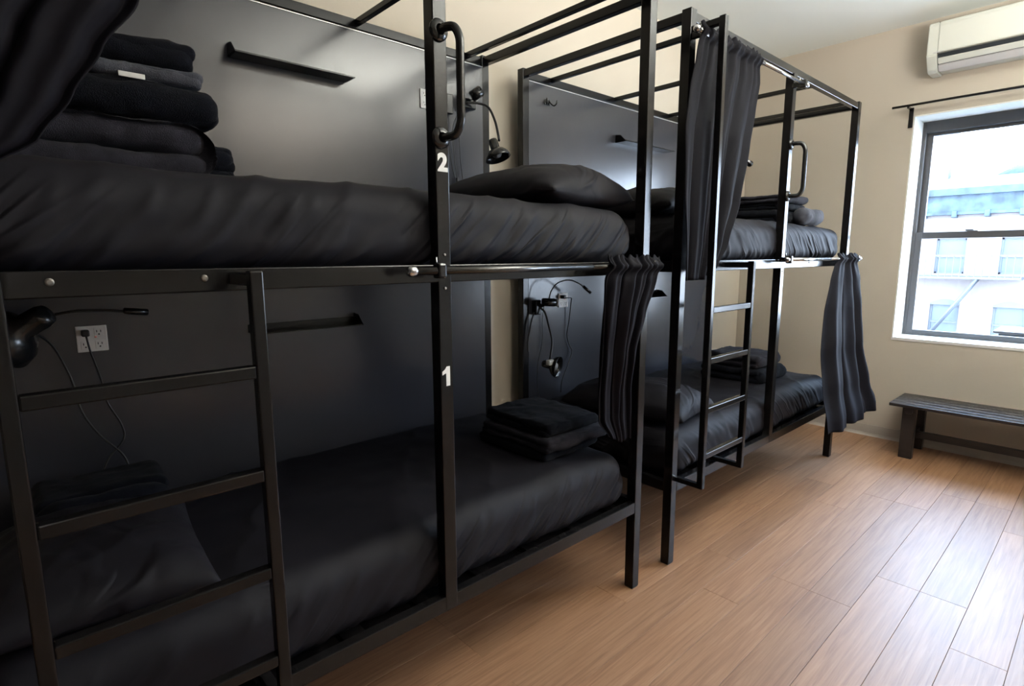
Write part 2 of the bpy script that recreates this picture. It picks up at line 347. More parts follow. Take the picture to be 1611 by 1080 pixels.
def make_bed(X0, mid, label, shelves, bars, number=False):
    bed = empty('bunk_bed', (X0+L/2, D/2, 0), label, 'bunk bed', 'black steel bunk beds along the left wall')
    B = lambda name, a, b, parent=bed, m=metal, bev=0.0025: obj(name, box((X0+a[0], a[1], a[2]), (X0+b[0], b[1], b[2]), bev), m, parent)
    for x in (0, L-W):
        for y in (0, D-W):
            p = B('corner_post', (x, y, 0.004), (x+W, y+W, H))
            B('foot_cap', (x+0.002, y+0.002, 0.0), (x+W-0.002, y+W-0.002, 0.012), p, rubber, 0.001)
    for z in (R1, R2):
        B('side_rail', (W, 0, z-RH), (L-W, 0.030, z)); B('side_rail', (W, D-0.030, z-RH), (L-W, D, z))
        for x in (0.004, L-0.034): B('end_rail', (x, W, z-RH), (x+0.030, D-W, z))
        B('platform', (W, 0.032, z-0.040), (L-W, D-0.032, z-0.028), bev=0)
        for k in range(9):
            x = 0.12+k*(L-0.24)/8; B('platform_slat', (x-0.03, 0.032, z-0.028), (x+0.03, D-0.032, z-0.016), bev=0.001)
    zt = H-0.008
    B('canopy_rail', (W, 0.004, zt-0.036), (L-W, 0.034, zt)); B('canopy_rail', (W, D-0.034, zt-0.036), (L-W, D-0.004, zt))
    for x in (0.004, L-0.034): B('canopy_rail', (x, W, zt-0.034), (x+0.030, D-W, zt))
    for x in bars: B('canopy_bar', (x-0.011, 0.034, zt-0.022), (x+0.011, D-0.034, zt))
    mp = B('middle_post', (mid, -0.001, R1-RH+0.004), (mid+W, W-0.002, zt-0.03))
    for z in (R2+0.026, R2-RH-0.016):
        obj('bolt', cyl((X0+mid+W/2, 0, z), (X0+mid+W/2, -0.0045, z), 0.0045, 0.003, 12), chrome, mp)
    # charcoal panels behind both bunks, thin pale strip painting the light on the top edge
    p = B('back_panel', (W, 0.922, R1-0.02), (L-W, 0.930, zt-0.045), m=panel, bev=0)
    obj('lit_edge_strip', box((X0+W, 0.919, zt-0.0475), (X0+L-W, 0.9225, zt-0.0445), 0), edge, p)
    # grab handle
    gx = X0+mid+0.028
    zt_, zb = 1.900, 1.645
    h = obj('grab_handle', tube([(gx-0.012, -0.004, zt_), (gx-0.008, -0.03, zt_+0.001), (gx, -0.052, zt_-0.004), (gx+0.004, -0.066, zt_-0.03), (gx+0.004, -0.068, zt_-0.07), (gx+0.004, -0.068, (zt_+zb)/2), (gx+0.004, -0.068, zb+0.07), (gx+0.004, -0.066, zb+0.03), (gx, -0.052, zb+0.004), (gx-0.008, -0.03, zb-0.001), (gx-0.012, -0.004, zb)], 0.0105, 16, 6), gloss, bed)
    for z in (zt_, zb):
        f = obj('flange', lathe([(0.0, 0), (0.027, 0), (0.027, 0.004), (0.022, 0.009), (0.013, 0.011)], (gx-0.012, -0.001, z), (0, -1, 0)), gloss, h)
    # screws on the front of the upper rail
    for x in (0.250, 0.485, 1.351):
        obj('screw', lathe([(0, 0.0016), (0.003, 0.002), (0.0062, 0.0015), (0.007, 0)], (X0+x, -0.0005, R2-0.019), (0, -1, 0), 14), screwm, bed)
    for s_ in shelves: shelf(bed, *s_)
    return bed, mp
BX, AX = 0.0, -2.2231
bedA, mpA = make_bed(AX, 1.0391, 'black steel bunk bed nearest the camera, numbered 1 and 2', [(-1.383, -0.955, 2.018, 'left'), (-1.385, -0.965, 1.074, 'right')], (0.215, 0.756, 1.334, 1.879))
bedB, mpB = make_bed(BX, 0.9689, 'black steel bunk bed farther away, beside the window wall', [(0.756, 1.277, 2.011, 'left'), (0.80, 1.26, 1.074, 'right')], (0.215, 0.756, 1.334, 1.879))
tag(obj('number_sticker', text_mesh('2', 0.060, (-1.1635, -0.0018, 1.583), 0.0028), sticker, mpA), 'white numeral 2')
one = [(0.0, 0.0), (0.0125, 0.0), (0.0125, 0.054), (0.002, 0.054), (-0.004, 0.046), (-0.0125, 0.041), (-0.0125, 0.031), (0.0, 0.036)]
tag(obj('number_sticker', prism([(-1.1665+u, 0.998+v) for u, v in one], 'y', -0.0018, -0.0009), sticker, mpA), 'white numeral 1')
# small double coat hook on the far bed's upper panel
hk = empty('coat_hook', (0.17, 0.92, 2.13), 'small black double hook on the upper panel of the far bunk bed', 'hook')
obj('hook_plate', box((0.15, 0.917, 2.125), (0.19, 0.922, 2.15), 0.002), gloss, hk)
for dx in (-0.03, 0.03):
    obj('prong', tube([(0.17+dx*0.4, 0.918, 2.15), (0.17+dx*0.6, 0.908, 2.132), (0.17+dx*0.9, 0.895, 2.122), (0.17+dx*1.15, 0.885, 2.132), (0.17+dx*1.25, 0.884, 2.148)], 0.0035, 8, 6), gloss, hk)

# ------------------------------------------------------------------ ladders
def ladder(xa, xb, label, s=0.1269):
    t = 0.0244; RZ = (1.1429, 0.9366, 0.7307, 0.5352)
    ld = empty('bunk_ladder', ((xa+xb+t)/2, -s, 0.3835), label, 'ladder', 'black ladders hooked on the bunk beds')
    def rail(x, z1):
        r = obj('ladder_rail', box((x, -s, 0.3835), (x+t, -s+0.026, z1), 0.003), metal, ld)
        obj('top_hook', box((x, -s+0.02, z1-t-0.004), (x+t, -0.0015, z1-0.004), 0.003), metal, r)
        obj('bottom_hook', box((x, -s+0.02, 0.3835), (x+t, 0.028, 0.4045), 0.003), metal, r)
        return r
    rail(xa, 2.219); rail(xb, R2-0.004)
    for z in RZ:
        g = obj('rung', box((xa+t, -s+0.001, z-t), (xb, -s+0.025, z), 0.003), metal, ld)
    for x in (xa+t/2, xb+t/2): pass
    return ld
ladder(AX+0.1657, AX+0.5301, 'black steel ladder on the near bunk bed, at the left edge')
ladder(0.0225, 0.3741, 'black steel ladder on the far bunk bed, beside its tied black curtain')

# ------------------------------------------------------------------ soft things
def fbm(x, y, z, sc, seed=0): return noise.fractal(Vector((x*sc+seed*7.3, y*sc+seed*3.1, z*sc)), 1.0, 2.0, 3)
def wrinkle(u, v, seed, ang, freq):
    """sharp-crested cloth folds running along ang"""
    a = u*math.cos(ang)+v*math.sin(ang); b = -u*math.sin(ang)+v*math.cos(ang)
    k = noise.noise(Vector((a*1.6+seed, b*freq+0.35*noise.noise(Vector((a*6, b*6, seed))), seed*1.7)))
    return max(0.0, 1-abs(k)*3.2)**2
def roundbox(a, b, r, step, disp=None, pw=None):
    """dense rounded box surface, displaced by disp(p, n) along the normal"""
    a = Vector(a); b = Vector(b); s = b-a; c = (a+b)/2; N = [max(4, int(round(s[i]/step))) for i in range(3)]
    bm = bmesh.new(); V = {}
    def vert(i, j, k):
        key = (i, j, k)
        if key not in V:
            p = Vector((a.x+s.x*i/N[0], a.y+s.y*j/N[1], a.z+s.z*k/N[2]))
            q = Vector([min(max(p[m], a[m]+r), b[m]-r) for m in range(3)])
            d = p-q
            n_ = d.normalized() if d.length > 1e-9 else Vector((0, 0, 1))
            if d.length > 1e-9: p = q+n_*r if True else p
            if disp: p = p+disp(p, n_)
            V[key] = bm.verts.new(p)
        return V[key]
    for i in range(N[0]):
        for j in range(N[1]):
            for k in (0, N[2]):
                f = [vert(i, j, k), vert(i+1, j, k), vert(i+1, j+1, k), vert(i, j+1, k)]; bm.faces.new(f if k else f[::-1])
    for i in range(N[0]):
        for k in range(N[2]):
            for j in (0, N[1]):
                f = [vert(i, j, k), vert(i+1, j, k), vert(i+1, j, k+1), vert(i, j, k+1)]; bm.faces.new(f[::-1] if j else f)
    for j in range(N[1]):
        for k in range(N[2]):
            for i in (0, N[0]):
                f = [vert(i, j, k), vert(i, j+1, k), vert(i, j+1, k+1), vert(i, j, k+1)]; bm.faces.new(f if i else f[::-1])
    return fin(bm, True)
def mattress(x0, x1, z0, z1, seed, label, dirn=1, amp=1.0):
    y0, y1 = 0.036, 0.915
    def d(p, n_):
        o = Vector((0, 0, 0))
        t = (p.z-z0)/(z1-z0)
        side = max(0, -n_.y)**2+max(0, n_.x)**2+max(0, -n_.x)**2
        wv = 0
        u = p.x+(p.y-y0)*0.8; v = p.z
        low = max(0, 1-t*1.05)
        wv += wrinkle(u, v, seed, dirn*0.85, 15)*0.016*low**0.7*side
        wv += wrinkle(u, v, seed+5, dirn*0.55, 11)*0.011*low*side
        wv += fbm(p.x, p.y, p.z, 3.5, seed)*0.006
        topf = max(0, n_.z)
        wv += wrinkle(p.x, p.y, seed+9, 0.9, 5)*0.006*topf*amp
        o += n_*wv
        if p.y < 0.06: o.y = max(o.y, y0-0.006-p.y)
        # crowned top, softened far ends
        o.z += topf*0.010*(1-((p.x-(x0+x1)/2)/((x1-x0)/2))**4)
        return o
    me = roundbox((x0, y0, z0), (x1, y1, z1), 0.075, 0.0095, d)
    m = obj('mattress', me, sheet if dirn > 0 else sheet2, loc=((x0+x1)/2, (y0+y1)/2, z0))
    return tag(m, label, 'mattress', 'mattresses in fitted black sheets')
ZP = 0.0155
mattress(AX+0.05, -0.272, R2-ZP+0.002, 1.512, 1, 'upper mattress in a black sheet on the near bunk bed, beside the 2')
mattress(0.05, L-0.055, R2-ZP+0.002, 1.512, 2, 'upper mattress in a greyish black sheet on the far bunk bed', -1)
mattress(AX+0.05, -0.272, R1-ZP+0.002, 0.575, 3, 'lower mattress in a black sheet on the near bunk bed, beside the 1', 1)
mattress(0.05, L-0.055, R1-ZP+0.002, 0.560, 4, 'lower mattress in a navy black sheet on the far bunk bed, behind its ladder', -1)

def pillow(c, sx, sy, h, rz, seed, label, lean=0.0, mat=pillowm, skew=0):
    bm = bmesh.new(); n1, n2 = 44, 44; V = {}
    Mx = Matrix.Translation(Vector(c)) @ Matrix.Rotation(rz, 4, 'Z') @ Matrix.Rotation(lean, 4, 'Y')
    def vert(i, j, s_):
        edge_ = i in (0, n1) or j in (0, n2); key = (i, j, 0 if edge_ else s_)
        if key not in V:
            u = -1+2*i/n1; v = -1+2*j/n2
            k = (max(0, 1-abs(u)**2.6)*max(0, 1-abs(v)**2.6))**0.42
            pin = 1-0.10*(abs(u)**3*0+abs(v)**2*(1-abs(u))**0*0)
            x = u*sx/2*(1-0.05*(1-v*v)*abs(u)); y = v*sy/2*(1-0.05*(1-u*u)*abs(v))
            lo = 0.38 if s_ < 0 else 1.0
            z = s_*h*0.72*k*lo
            w_ = wrinkle(x, y, seed, 0.6, 8)*0.007+wrinkle(x, y, seed+3, 2.2, 7)*0.005+fbm(x, y, 0, 5, seed)*0.012
            z += s_*w_*k*(1 if s_ > 0 else 0)
            z *= 1+0.22*u*skew
            V[key] = bm.verts.new(Mx @ Vector((x, y, z)))
        return V[key]
    for i in range(n1):
        for j in range(n2):
            for s_ in (1, -1):
                f = [vert(i, j, s_), vert(i+1, j, s_), vert(i+1, j+1, s_), vert(i, j+1, s_)]
                try: bm.faces.new(f if s_ > 0 else f[::-1])
                except ValueError: pass
    o = obj('pillow', fin(bm, True), mat, loc=c)
    return tag(o, label, 'pillow', 'pillows in black cases')
pillow((-0.48, 0.43, 1.556), 0.48, 0.74, 0.18, 0.06, 11, 'black pillow on the upper near bunk, humped behind the steel corner post', skew=1)
pillow((0.31, 0.44, 1.557), 0.46, 0.70, 0.145, -0.05, 12, 'black pillow on the upper far bunk, left of the hanging curtain')
pillow((-1.93, 0.39, 0.618), 0.44, 0.58, 0.12, -0.08, 13, 'black pillow on the lower near bunk, seen through the ladder')
pillow((0.30, 0.40, 0.608), 0.42, 0.66, 0.165, 0.15, 14, 'sheeny black pillow on the lower far bunk, just right of the steel post')

def folded(name, x0, x1, y0, y1, z0, z1, layers, mat, seed, label, group, rz=0.0, open_side='+x', droop=0.0, cat='towel', fold='y'):
    """a folded cloth: stacked plies joined along the front fold; the ends show the plies"""
    cx, cy = (x0+x1)/2, (y0+y1)/2; bm = bmesh.new()
    def solid(a, b, r, sd):
        a = Vector(a); b = Vector(b)
        def d(p, n_):
            v = fbm(p.x, p.y, p.z, 9, sd)*0.007+fbm(p.x, p.y, p.z, 28, sd)*0.0025
            q = n_*v
            e = (p.x-a.x)/(b.x-a.x)
            q.z += -droop*max(0, e-0.6)**2
            return q
        me = roundbox(a, b, min(r, (b.z-a.z)*0.49), 0.009, d)
        bm.from_mesh(me); bpy.data.meshes.remove(me)
    h = (z1-z0)/layers
    for k in range(layers):
        j = lambda s: s*0.006*math.sin(seed*3.7+k*2.3)
        ins = 0.006
        solid((x0+abs(j(1)), y0+(0.0 if k % 2 else 0.004), z0+k*h), (x1-abs(j(1))*2, y1-ins*(k % 2), z0+(k+1)*h+0.0015), h*0.5, seed+k)
    # the fold that wraps the plies on the front side, in pairs
    if layers >= 2:
        k = 0
        while k+1 < layers:
            solid((x0+0.003, y0-0.006, z0+k*h+h*0.10), (x1-0.004, y0+0.05, z0+(k+2)*h-h*0.10), h*0.9, seed+20+k); k += 2
    me = fin(bm, True)
    me.transform(Matrix.Translation((cx, cy, 0)) @ Matrix.Rotation(rz, 4, 'Z') @ Matrix.Translation((-cx, -cy, 0)))
    o = obj(name, me, mat, loc=(cx, cy, z0))
    return tag(o, label, cat, group)
G1 = 'folded linens on the upper near bunk'
ZU = 1.521
folded('folded_blanket', -2.02, -1.612, 0.31, 0.68, ZU, 1.660, 2, towelg, 21, 'thick black folded blanket, bottom of the stack on the upper near bunk', G1, cat='blanket')
folded('folded_blanket', -2.00, -1.590, 0.32, 0.68, 1.662, 1.742, 2, towelm, 22, 'bulging black folded blanket, second from the bottom on the upper near bunk', G1, cat='blanket')
tg = folded('folded_towel', -1.98, -1.618, 0.33, 0.66, 1.744, 1.777, 2, towels_, 23, 'grey folded towel with a white label in the upper near bunk stack', G1)
obj('care_label', box((-1.795, 0.3155, 1.741), (-1.745, 0.3185, 1.752), 0.001), sticker, tg)
folded('folded_towel', -1.96, -1.632, 0.33, 0.64, 1.779, 1.838, 2, towelm, 24, 'black folded towel on top of the upper near bunk stack', G1)
folded('folded_towel', -1.63, -1.508, 0.50, 0.70, 1.576-0.053, 1.645, 4, towelm, 25, 'small black folded cloth right behind the tall stack on the upper near bunk', G1)
G2 = 'folded linens on the lower near bunk'
folded('folded_towel', -0.625, -0.285, 0.155, 0.55, 0.584, 0.622, 1, towelm, 31, 'black folded towel at the bottom of the lower near bunk stack', G2)
folded('folded_towel', -0.62, -0.255, 0.14, 0.53, 0.624, 0.672, 2, towelg, 32, 'charcoal folded towel in the middle of the lower near bunk stack', G2)
folded('folded_towel', -0.60, -0.29, 0.165, 0.53, 0.674, 0.722, 2, towelm, 33, 'black folded towel on top of the stack on the lower near bunk', G2)
folded('folded_blanket', -2.04, -1.71, 0.655, 0.88, 0.583, 0.70, 2, towelm, 34, 'black folded blanket behind the pillow on the lower near bunk', G2, cat='blanket')
G3 = 'folded linens on the upper far bunk'
folded('folded_blanket', 1.28, 1.73, 0.16, 0.52, ZU, 1.605, 2, towelm, 41, 'dark navy folded blanket at the bottom of the upper far bunk stack', G3, cat='blanket')
rl = folded('rolled_towel', 1.42, 1.74, 0.070, 0.155, ZU+0.001, 1.620, 1, towels_, 42, 'slate grey rolled towel in front of the upper far bunk stack', G3)
folded('folded_towel', 1.30, 1.64, 0.15, 0.46, 1.607, 1.645, 2, towelm, 43, 'navy folded towel in the middle of the upper far bunk stack', G3)
folded('folded_towel', 1.29, 1.62, 0.13, 0.45, 1.647, 1.690, 2, towelg, 44, 'dark folded towel on top of the upper far bunk stack', G3)
G4 = 'folded linens on the lower far bunk'
folded('folded_blanket', 1.28, 1.66, 0.21, 0.60, 0.569, 0.655, 2, towelm, 51, 'black folded blanket under the towel on the lower far bunk', G4, cat='blanket')
folded('folded_towel', 1.30, 1.62, 0.23, 0.58, 0.657, 0.735, 2, towelg, 52, 'navy black folded towel on top of the lower far bunk stack', G4)

# ------------------------------------------------------------------ curtains and their rods
def interp(K, z):
    """K: rows (z, xl, xr, yc, amp) from top to bottom, smooth"""
    if z >= K[0][0]: return K[0][1:]
    for a, b in zip(K, K[1:]):
        if b[0] <= z <= a[0]:
            t = (a[0]-z)/(a[0]-b[0]); t = t*t*(3-2*t)*0.5+t*0.5
            return [p+(q-p)*t for p, q in zip(a[1:], b[1:])]
    return K[-1][1:]
def curtain(K, folds, seed, label, group, ruffle=0.03, cols=150, rows=70, bottom=None, ylast=None):
    bm = bmesh.new(); zt, zb = K[0][0]+ruffle, K[-1][0]; G = []
    for r in range(rows+1):
        t = r/rows; z = zt+(zb-zt)*t; xl, xr, yc, amp = interp(K, z); row = []
        gather = max(0, 1-(K[0][0]-z)/0.25) if z < K[0][0] else 1
        for c in range(cols+1):
            s = c/cols
            dn = min(1, (zt-z)/0.5)
            sw = s+0.10*dn*noise.noise(Vector((s*2.6, z*0.5, seed)))+0.03*noise.noise(Vector((s*8, z*0.8, seed+4)))
            ph = sw*folds*2*PI+seed
            fl_ = 0.7*math.sin(ph)+0.3*(1-2*abs(math.sin(ph/2)))
            am = amp*(0.75+0.9*noise.noise(Vector((s*3.3, seed, z*0.7))))
            y = yc+am*fl_+0.35*am*math.sin(ph*2.3+z*2)*dn
            y += gather*0.006*math.sin(s*folds*5*PI+seed)
            x = xl+(xr-xl)*s+(0.35*am*math.cos(ph)*min(1, 6*s, 6*(1-s)))
            zz = z
            if bottom and t > 0.85: zz = z+bottom(s)*((t-0.85)/0.15)
            y -= 0.020*math.exp(-((z-K[0][0])/0.016)**2); y = min(y, RY-0.011) if abs(z-K[0][0]) < 0.012 else y
            if z > K[0][0]+0.012: y = yc+(y-yc)*0.8; zz += 0.006*math.sin(s*folds*6*PI)
            row.append(bm.verts.new((x, y, zz)))
        G.append(row)
    for a, b in zip(G, G[1:]):
        for k in range(cols): bm.faces.new((a[k], b[k], b[k+1], a[k+1]))
    me = fin(bm, True); xm = (K[0][1]+K[0][2])/2
    o = obj('curtain', me, curt, loc=(xm, K[0][3], K[0][0]))
    sm = o.modifiers.new('thick', 'SOLIDIFY'); sm.thickness = 0.0022; sm.offset = 0
    return tag(o, label, 'curtain', group)
GC = 'black privacy curtains on the bunk beds'
RY = -0.052
def rod(x0, x1, z, xj, label, m=rodm, posts=()):
    rd = empty('curtain_rod', (x0, RY, z), label, 'curtain rod', 'curtain rods clamped to the bunk beds')
    obj('outer_tube', cyl((x0, RY, z), (xj, RY, z), 0.0095, seg=20), m, rd); obj('inner_tube', cyl((xj-0.01, RY, z), (x1, RY, z), 0.0075, seg=20), m, rd)
    for s, x in ((-1, x0), (1, x1)):
        obj('end_knob', lathe([(0.0075, -0.004), (0.0105, 0), (0.0135, 0.006), (0.0135, 0.018), (0.010, 0.024), (0, 0.026)], (x, RY, z), (s, 0, 0), 20), chrome, rd)
    for x in posts:
        c = obj('clamp', box((x-0.012, RY-0.015, z-0.019), (x+0.012, RY+0.015, z+0.019), 0.005), gloss, rd)
        obj('clamp_arm', box((x-0.008, RY+0.013, z-0.012), (x+0.008, -0.0015, z+0.012), 0.003), gloss, c)
        obj('wing_screw', cyl((x+0.004, RY+0.02, z+0.012), (x+0.004, RY+0.02, z+0.034), 0.0025, seg=10), chrome, c)
    return rd
rod(-1.285, -0.250, 1.3115, -0.62, 'dark curtain rod across the lower near bunk, right of the 1 post', posts=(-1.215, -0.275))
rod(0.925, 2.030, 1.324, 1.52, 'pale shining curtain rod at the lower far bunk', chrome, posts=(0.940, 1.99))
rod(-0.030, 0.985, 2.172, 0.52, 'chrome curtain rod along the top of the far bunk bed', chrome, posts=(0.012, 0.960))
rod(AX-0.03, -1.15, 2.172, -1.7, 'curtain rod along the top of the near bunk bed', posts=(AX+0.012, -1.20))
curtain([(2.172, -0.02, 0.475, RY, 0.018), (2.08, -0.05, 0.475, -0.058, 0.022), (1.95, -0.095, 0.435, -0.062, 0.024), (1.81, -0.125, 0.39, -0.066, 0.024), (1.57, -0.120, 0.325, -0.066, 0.022), (1.40, -0.095, 0.245, -0.064, 0.020), (1.25, -0.075, 0.165, -0.06, 0.016)], 4, 3, 'black curtain gathered at the head of the upper far bunk, behind the ladder rail', GC, bottom=lambda s: 0.05*max(0, s-0.55)*2)
curtain([(1.3115, -0.550, -0.255, RY, 0.017), (1.26, -0.573, -0.275, -0.056, 0.022), (1.14, -0.562, -0.316, -0.045, 0.026), (1.00, -0.526, -0.322, -0.015, 0.026), (0.85, -0.495, -0.298, 0.015, 0.018), (0.75, -0.481, -0.280, 0.024, 0.014), (0.64, -0.410, -0.272, 0.028, 0.010)], 4, 5, 'black curtain bunched by the near bunk corner post, tucked in at the bottom', GC, ruffle=0.034, bottom=lambda s: 0.07*max(0, 0.5-s))
curtain([(1.324, 1.66, 1.99, RY, 0.016), (1.20, 1.54, 2.04, -0.075, 0.026), (1.03, 1.44, 2.03, -0.095, 0.034), (0.80, 1.36, 1.98, -0.125, 0.038), (0.58, 1.29, 2.02, -0.17, 0.038), (0.42, 1.24, 2.06, -0.215, 0.034), (0.37, 1.24, 2.07, -0.22, 0.032)], 3, 8, 'black curtain hanging at the window end of the lower far bunk', GC, ruffle=0.03, bottom=lambda s: 0.06*max(0, s-0.5))
curtain([(2.172, -2.19, -1.66, RY, 0.02), (2.0, -2.19, -1.72, -0.060, 0.022), (1.88, -2.19, -1.765, -0.065, 0.022), (1.765, -2.19, -1.815, -0.065, 0.020), (1.68, -2.19, -1.872, -0.065, 0.018), (1.60, -2.19, -1.918, -0.062, 0.016), (1.53, -2.19, -1.965, -0.060, 0.014), (1.48, -2.19, -2.03, -0.055, 0.012), (1.45, -2.19, -2.10, -0.050, 0.010)], 4, 9, 'black curtain swept across the upper near bunk, at the top left corner', GC)

# ------------------------------------------------------------------ sockets
def outlet(x, z, label, plug=None, cord=None, w_=0.078, h_=0.080):
    y = 0.922
    o = empty('power_outlet', (x, y, z), label, 'outlet', 'white outlets on the bunk panels')
    obj('faceplate', box((x-w_/2, y-0.006, z-h_/2), (x+w_/2, y, z+h_/2), 0.002), white, o)
    for dx in (-0.018, 0.018):
        for dz in (-0.019, 0.019):
            bm = bmesh.new(); 
            bbox(bm, (x+dx-0.0115, y-0.0068, z+dz-0.013), (x+dx+0.0115, y-0.0055, z+dz+0.013), 0.0005)
            s_ = obj('socket', fin(bm), white, o); bm = bmesh.new()
            bbox(bm, (x+dx-0.006, y-0.0074, z+dz), (x+dx-0.004, y-0.0066, z+dz+0.007)); bbox(bm, (x+dx+0.004, y-0.0074, z+dz), (x+dx+0.006, y-0.0066, z+dz+0.007))
            bbox(bm, (x+dx-0.002, y-0.0074, z+dz-0.008), (x+dx+0.002, y-0.0066, z+dz-0.004))
            obj('slot', fin(bm), rubber, s_)
    obj('pilot_lamp', box((x+0.006, y-0.0078, z+0.002), (x+0.012, y-0.006, z+0.008), 0.001), pink, o)
    if plug:
        p = obj('plug', box((x-0.027, y-0.034, z+0.010), (x-0.007, y-0.006, z+0.030), 0.004), rubber, o)
        obj('power_cord', tube(cord, 0.003, 6), rubber, p)
    return o
outlet(-1.842, 1.100, 'white outlet with a black plug on the lower near bunk panel', True, [(-1.859, 0.885, 1.112), (-1.852, 0.885, 1.06), (-1.835, 0.895, 0.98), (-1.825, 0.90, 0.90), (-1.795, 0.90, 0.82), (-1.795, 0.895, 0.77), (-1.84, 0.885, 0.72), (-1.87, 0.87, 0.66), (-1.88, 0.86, 0.62)])
outlet(-0.575, 2.022, 'white outlet half hidden by the post on the upper near bunk panel')
outlet(0.308, 1.100, 'white outlet on the lower far bunk panel, beside the reading lamp', True, [(0.292, 0.888, 1.115), (0.34, 0.885, 1.112), (0.350, 0.895, 1.09), (0.345, 0.905, 0.98), (0.335, 0.91, 0.90), (0.355, 0.91, 0.84), (0.375, 0.905, 0.80), (0.33, 0.90, 0.72), (0.28, 0.895, 0.64), (0.265, 0.89, 0.575)])

# ------------------------------------------------------------------ reading lamps
def dome(parent, c, ax, r, name='lamp_shade'):
    ax = Vector(ax).normalized(); c = Vector(c)
    s_ = obj(name, lathe([(0.0, -r*1.35), (r*0.30, -r*1.32), (r*0.36, -r*1.15), (r*0.36, -r*0.55), (r*0.62, -r*0.42), (r*0.90, -r*0.12), (r, r*0.22), (r*0.97, r*0.25), (r*0.86, -r*0.08), (r*0.58, -r*0.36), (r*0.2, -r*0.42), (0, -r*0.42)], c, ax, 32), dplast, parent)
    obj('bulb', lathe([(0, r*0.16), (r*0.28, r*0.08), (r*0.40, -r*0.12), (r*0.26, -r*0.36), (r*0.2, -r*0.42)], c, ax, 20), gplast, s_)
    return s_
# upper near bunk (head at the far end)
lp = empty('reading_lamp', (-0.30, 0.915, 2.03), 'black gooseneck lamp with a dome shade hanging above the upper near bunk', 'lamp', 'clip-on reading lamps')
obj('clamp', box((-0.405, 0.880, 2.01), (-0.335, 0.921, 2.055), 0.006), dplast, lp)
obj('lamp_head', cyl((-0.38, 0.86, 2.055), (-0.345, 0.83, 2.085), 0.024, seg=20, bev=0.003), dplast, lp)
obj('switch_box', box((-0.49, 0.895, 1.975), (-0.455, 0.921, 2.06), 0.004), dplast, lp)
obj('gooseneck', tube([(-0.40, 0.87, 2.03), (-0.35, 0.85, 2.032), (-0.315, 0.82, 2.015), (-0.31, 0.78, 1.95), (-0.335, 0.73, 1.88), (-0.365, 0.69, 1.845)], 0.0055, 10), rubber, lp)
dome(lp, (-0.405, 0.655, 1.772), (0.10, -0.35, -1), 0.055)
for i, (dx, zz) in enumerate(((-0.02, 1.70), (0.015, 1.685))):
    c = obj('power_cord', tube([(-0.40+dx*0.3, 0.895, 2.012), (-0.43+dx, 0.905, 1.93), (-0.425+dx, 0.91, 1.80), (-0.41+dx, 0.91, zz)], 0.002, 6), rubber, lp)
    obj('cord_plug', box((-0.416+dx, 0.902, zz-0.03), (-0.404+dx, 0.914, zz+0.004), 0.002), rubber, c)
obj('power_cord', tube([(-0.47, 0.908, 1.98), (-0.475, 0.91, 1.88), (-0.46, 0.905, 1.75), (-0.43, 0.90, 1.64), (-0.42, 0.895, 1.60)], 0.002, 6), rubber, lp)
# lower near bunk
lp = empty('reading_lamp', (-2.03, 0.90, 1.16), 'black dome lamp with a thin curved arm at the head of the lower near bunk', 'lamp', 'clip-on reading lamps')
obj('clamp', box((-2.09, 0.86, 1.13), (-2.03, 0.921, 1.19), 0.006), dplast, lp)
dome(lp, (-2.035, 0.69, 1.150), (-0.75, 0.45, -0.5), 0.084)
obj('gooseneck', tube([(-2.06, 0.89, 1.19), (-2.07, 0.84, 1.235), (-2.06, 0.80, 1.225), (-2.05, 0.785, 1.20)], 0.0055, 10), rubber, lp)
obj('led_arm', tube([(-2.00, 0.735, 1.145), (-1.965, 0.72, 1.185), (-1.90, 0.70, 1.203), (-1.83, 0.69, 1.203), (-1.78, 0.69, 1.196)], 0.0036, 8), rubber, lp)
e = obj('led_head', cyl((-1.785, 0.69, 1.198), (-1.725, 0.69, 1.190), 0.0095, seg=16, bev=0.002), dplast, lp)
obj('power_cord', tube([(-2.01, 0.76, 1.14), (-1.97, 0.84, 1.13), (-1.935, 0.89, 1.08), (-1.905, 0.905, 0.98), (-1.89, 0.905, 0.88), (-1.855, 0.90, 0.80), (-1.80, 0.885, 0.72), (-1.785, 0.87, 0.64), (-1.77, 0.87, 0.61)], 0.0032, 6), rubber, lp)
# lower far bunk
lp = empty('reading_lamp', (0.10, 0.90, 1.10), 'black lamp with two arms and dome shade at the lower far bunk', 'lamp', 'clip-on reading lamps')
obj('clamp', box((0.06, 0.885, 1.035), (0.10, 0.921, 1.115), 0.006), dplast, lp)
obj('clamp_arm', tube([(0.085, 0.90, 1.07), (0.10, 0.87, 1.09), (0.12, 0.85, 1.10)], 0.011, 12), dplast, lp)
h_ = obj('lamp_head', cyl((0.085, 0.86, 1.105), (0.150, 0.835, 1.100), 0.022, seg=24, bev=0.002), dplast, lp)
obj('lamp_lens', cyl((0.151, 0.835, 1.100), (0.166, 0.829, 1.099), 0.0205, seg=24, bev=0.002), gplast, h_)
obj('led_arm', tube([(0.115, 0.845, 1.12), (0.13, 0.84, 1.165), (0.17, 0.83, 1.205), (0.245, 0.82, 1.218), (0.31, 0.81, 1.20), (0.35, 0.805, 1.178)], 0.0036, 8), rubber, lp)
obj('led_head', cyl((0.347, 0.805, 1.180), (0.405, 0.80, 1.142), 0.0085, seg=16, bev=0.002), dplast, lp)
obj('gooseneck', tube([(0.085, 0.885, 1.075), (0.10, 0.86, 1.05), (0.10, 0.83, 0.98), (0.095, 0.80, 0.90), (0.075, 0.79, 0.83), (0.065, 0.79, 0.80)], 0.0055, 10), rubber, lp)
dome(lp, (0.085, 0.76, 0.770), (0.35, -0.9, -0.15), 0.058)
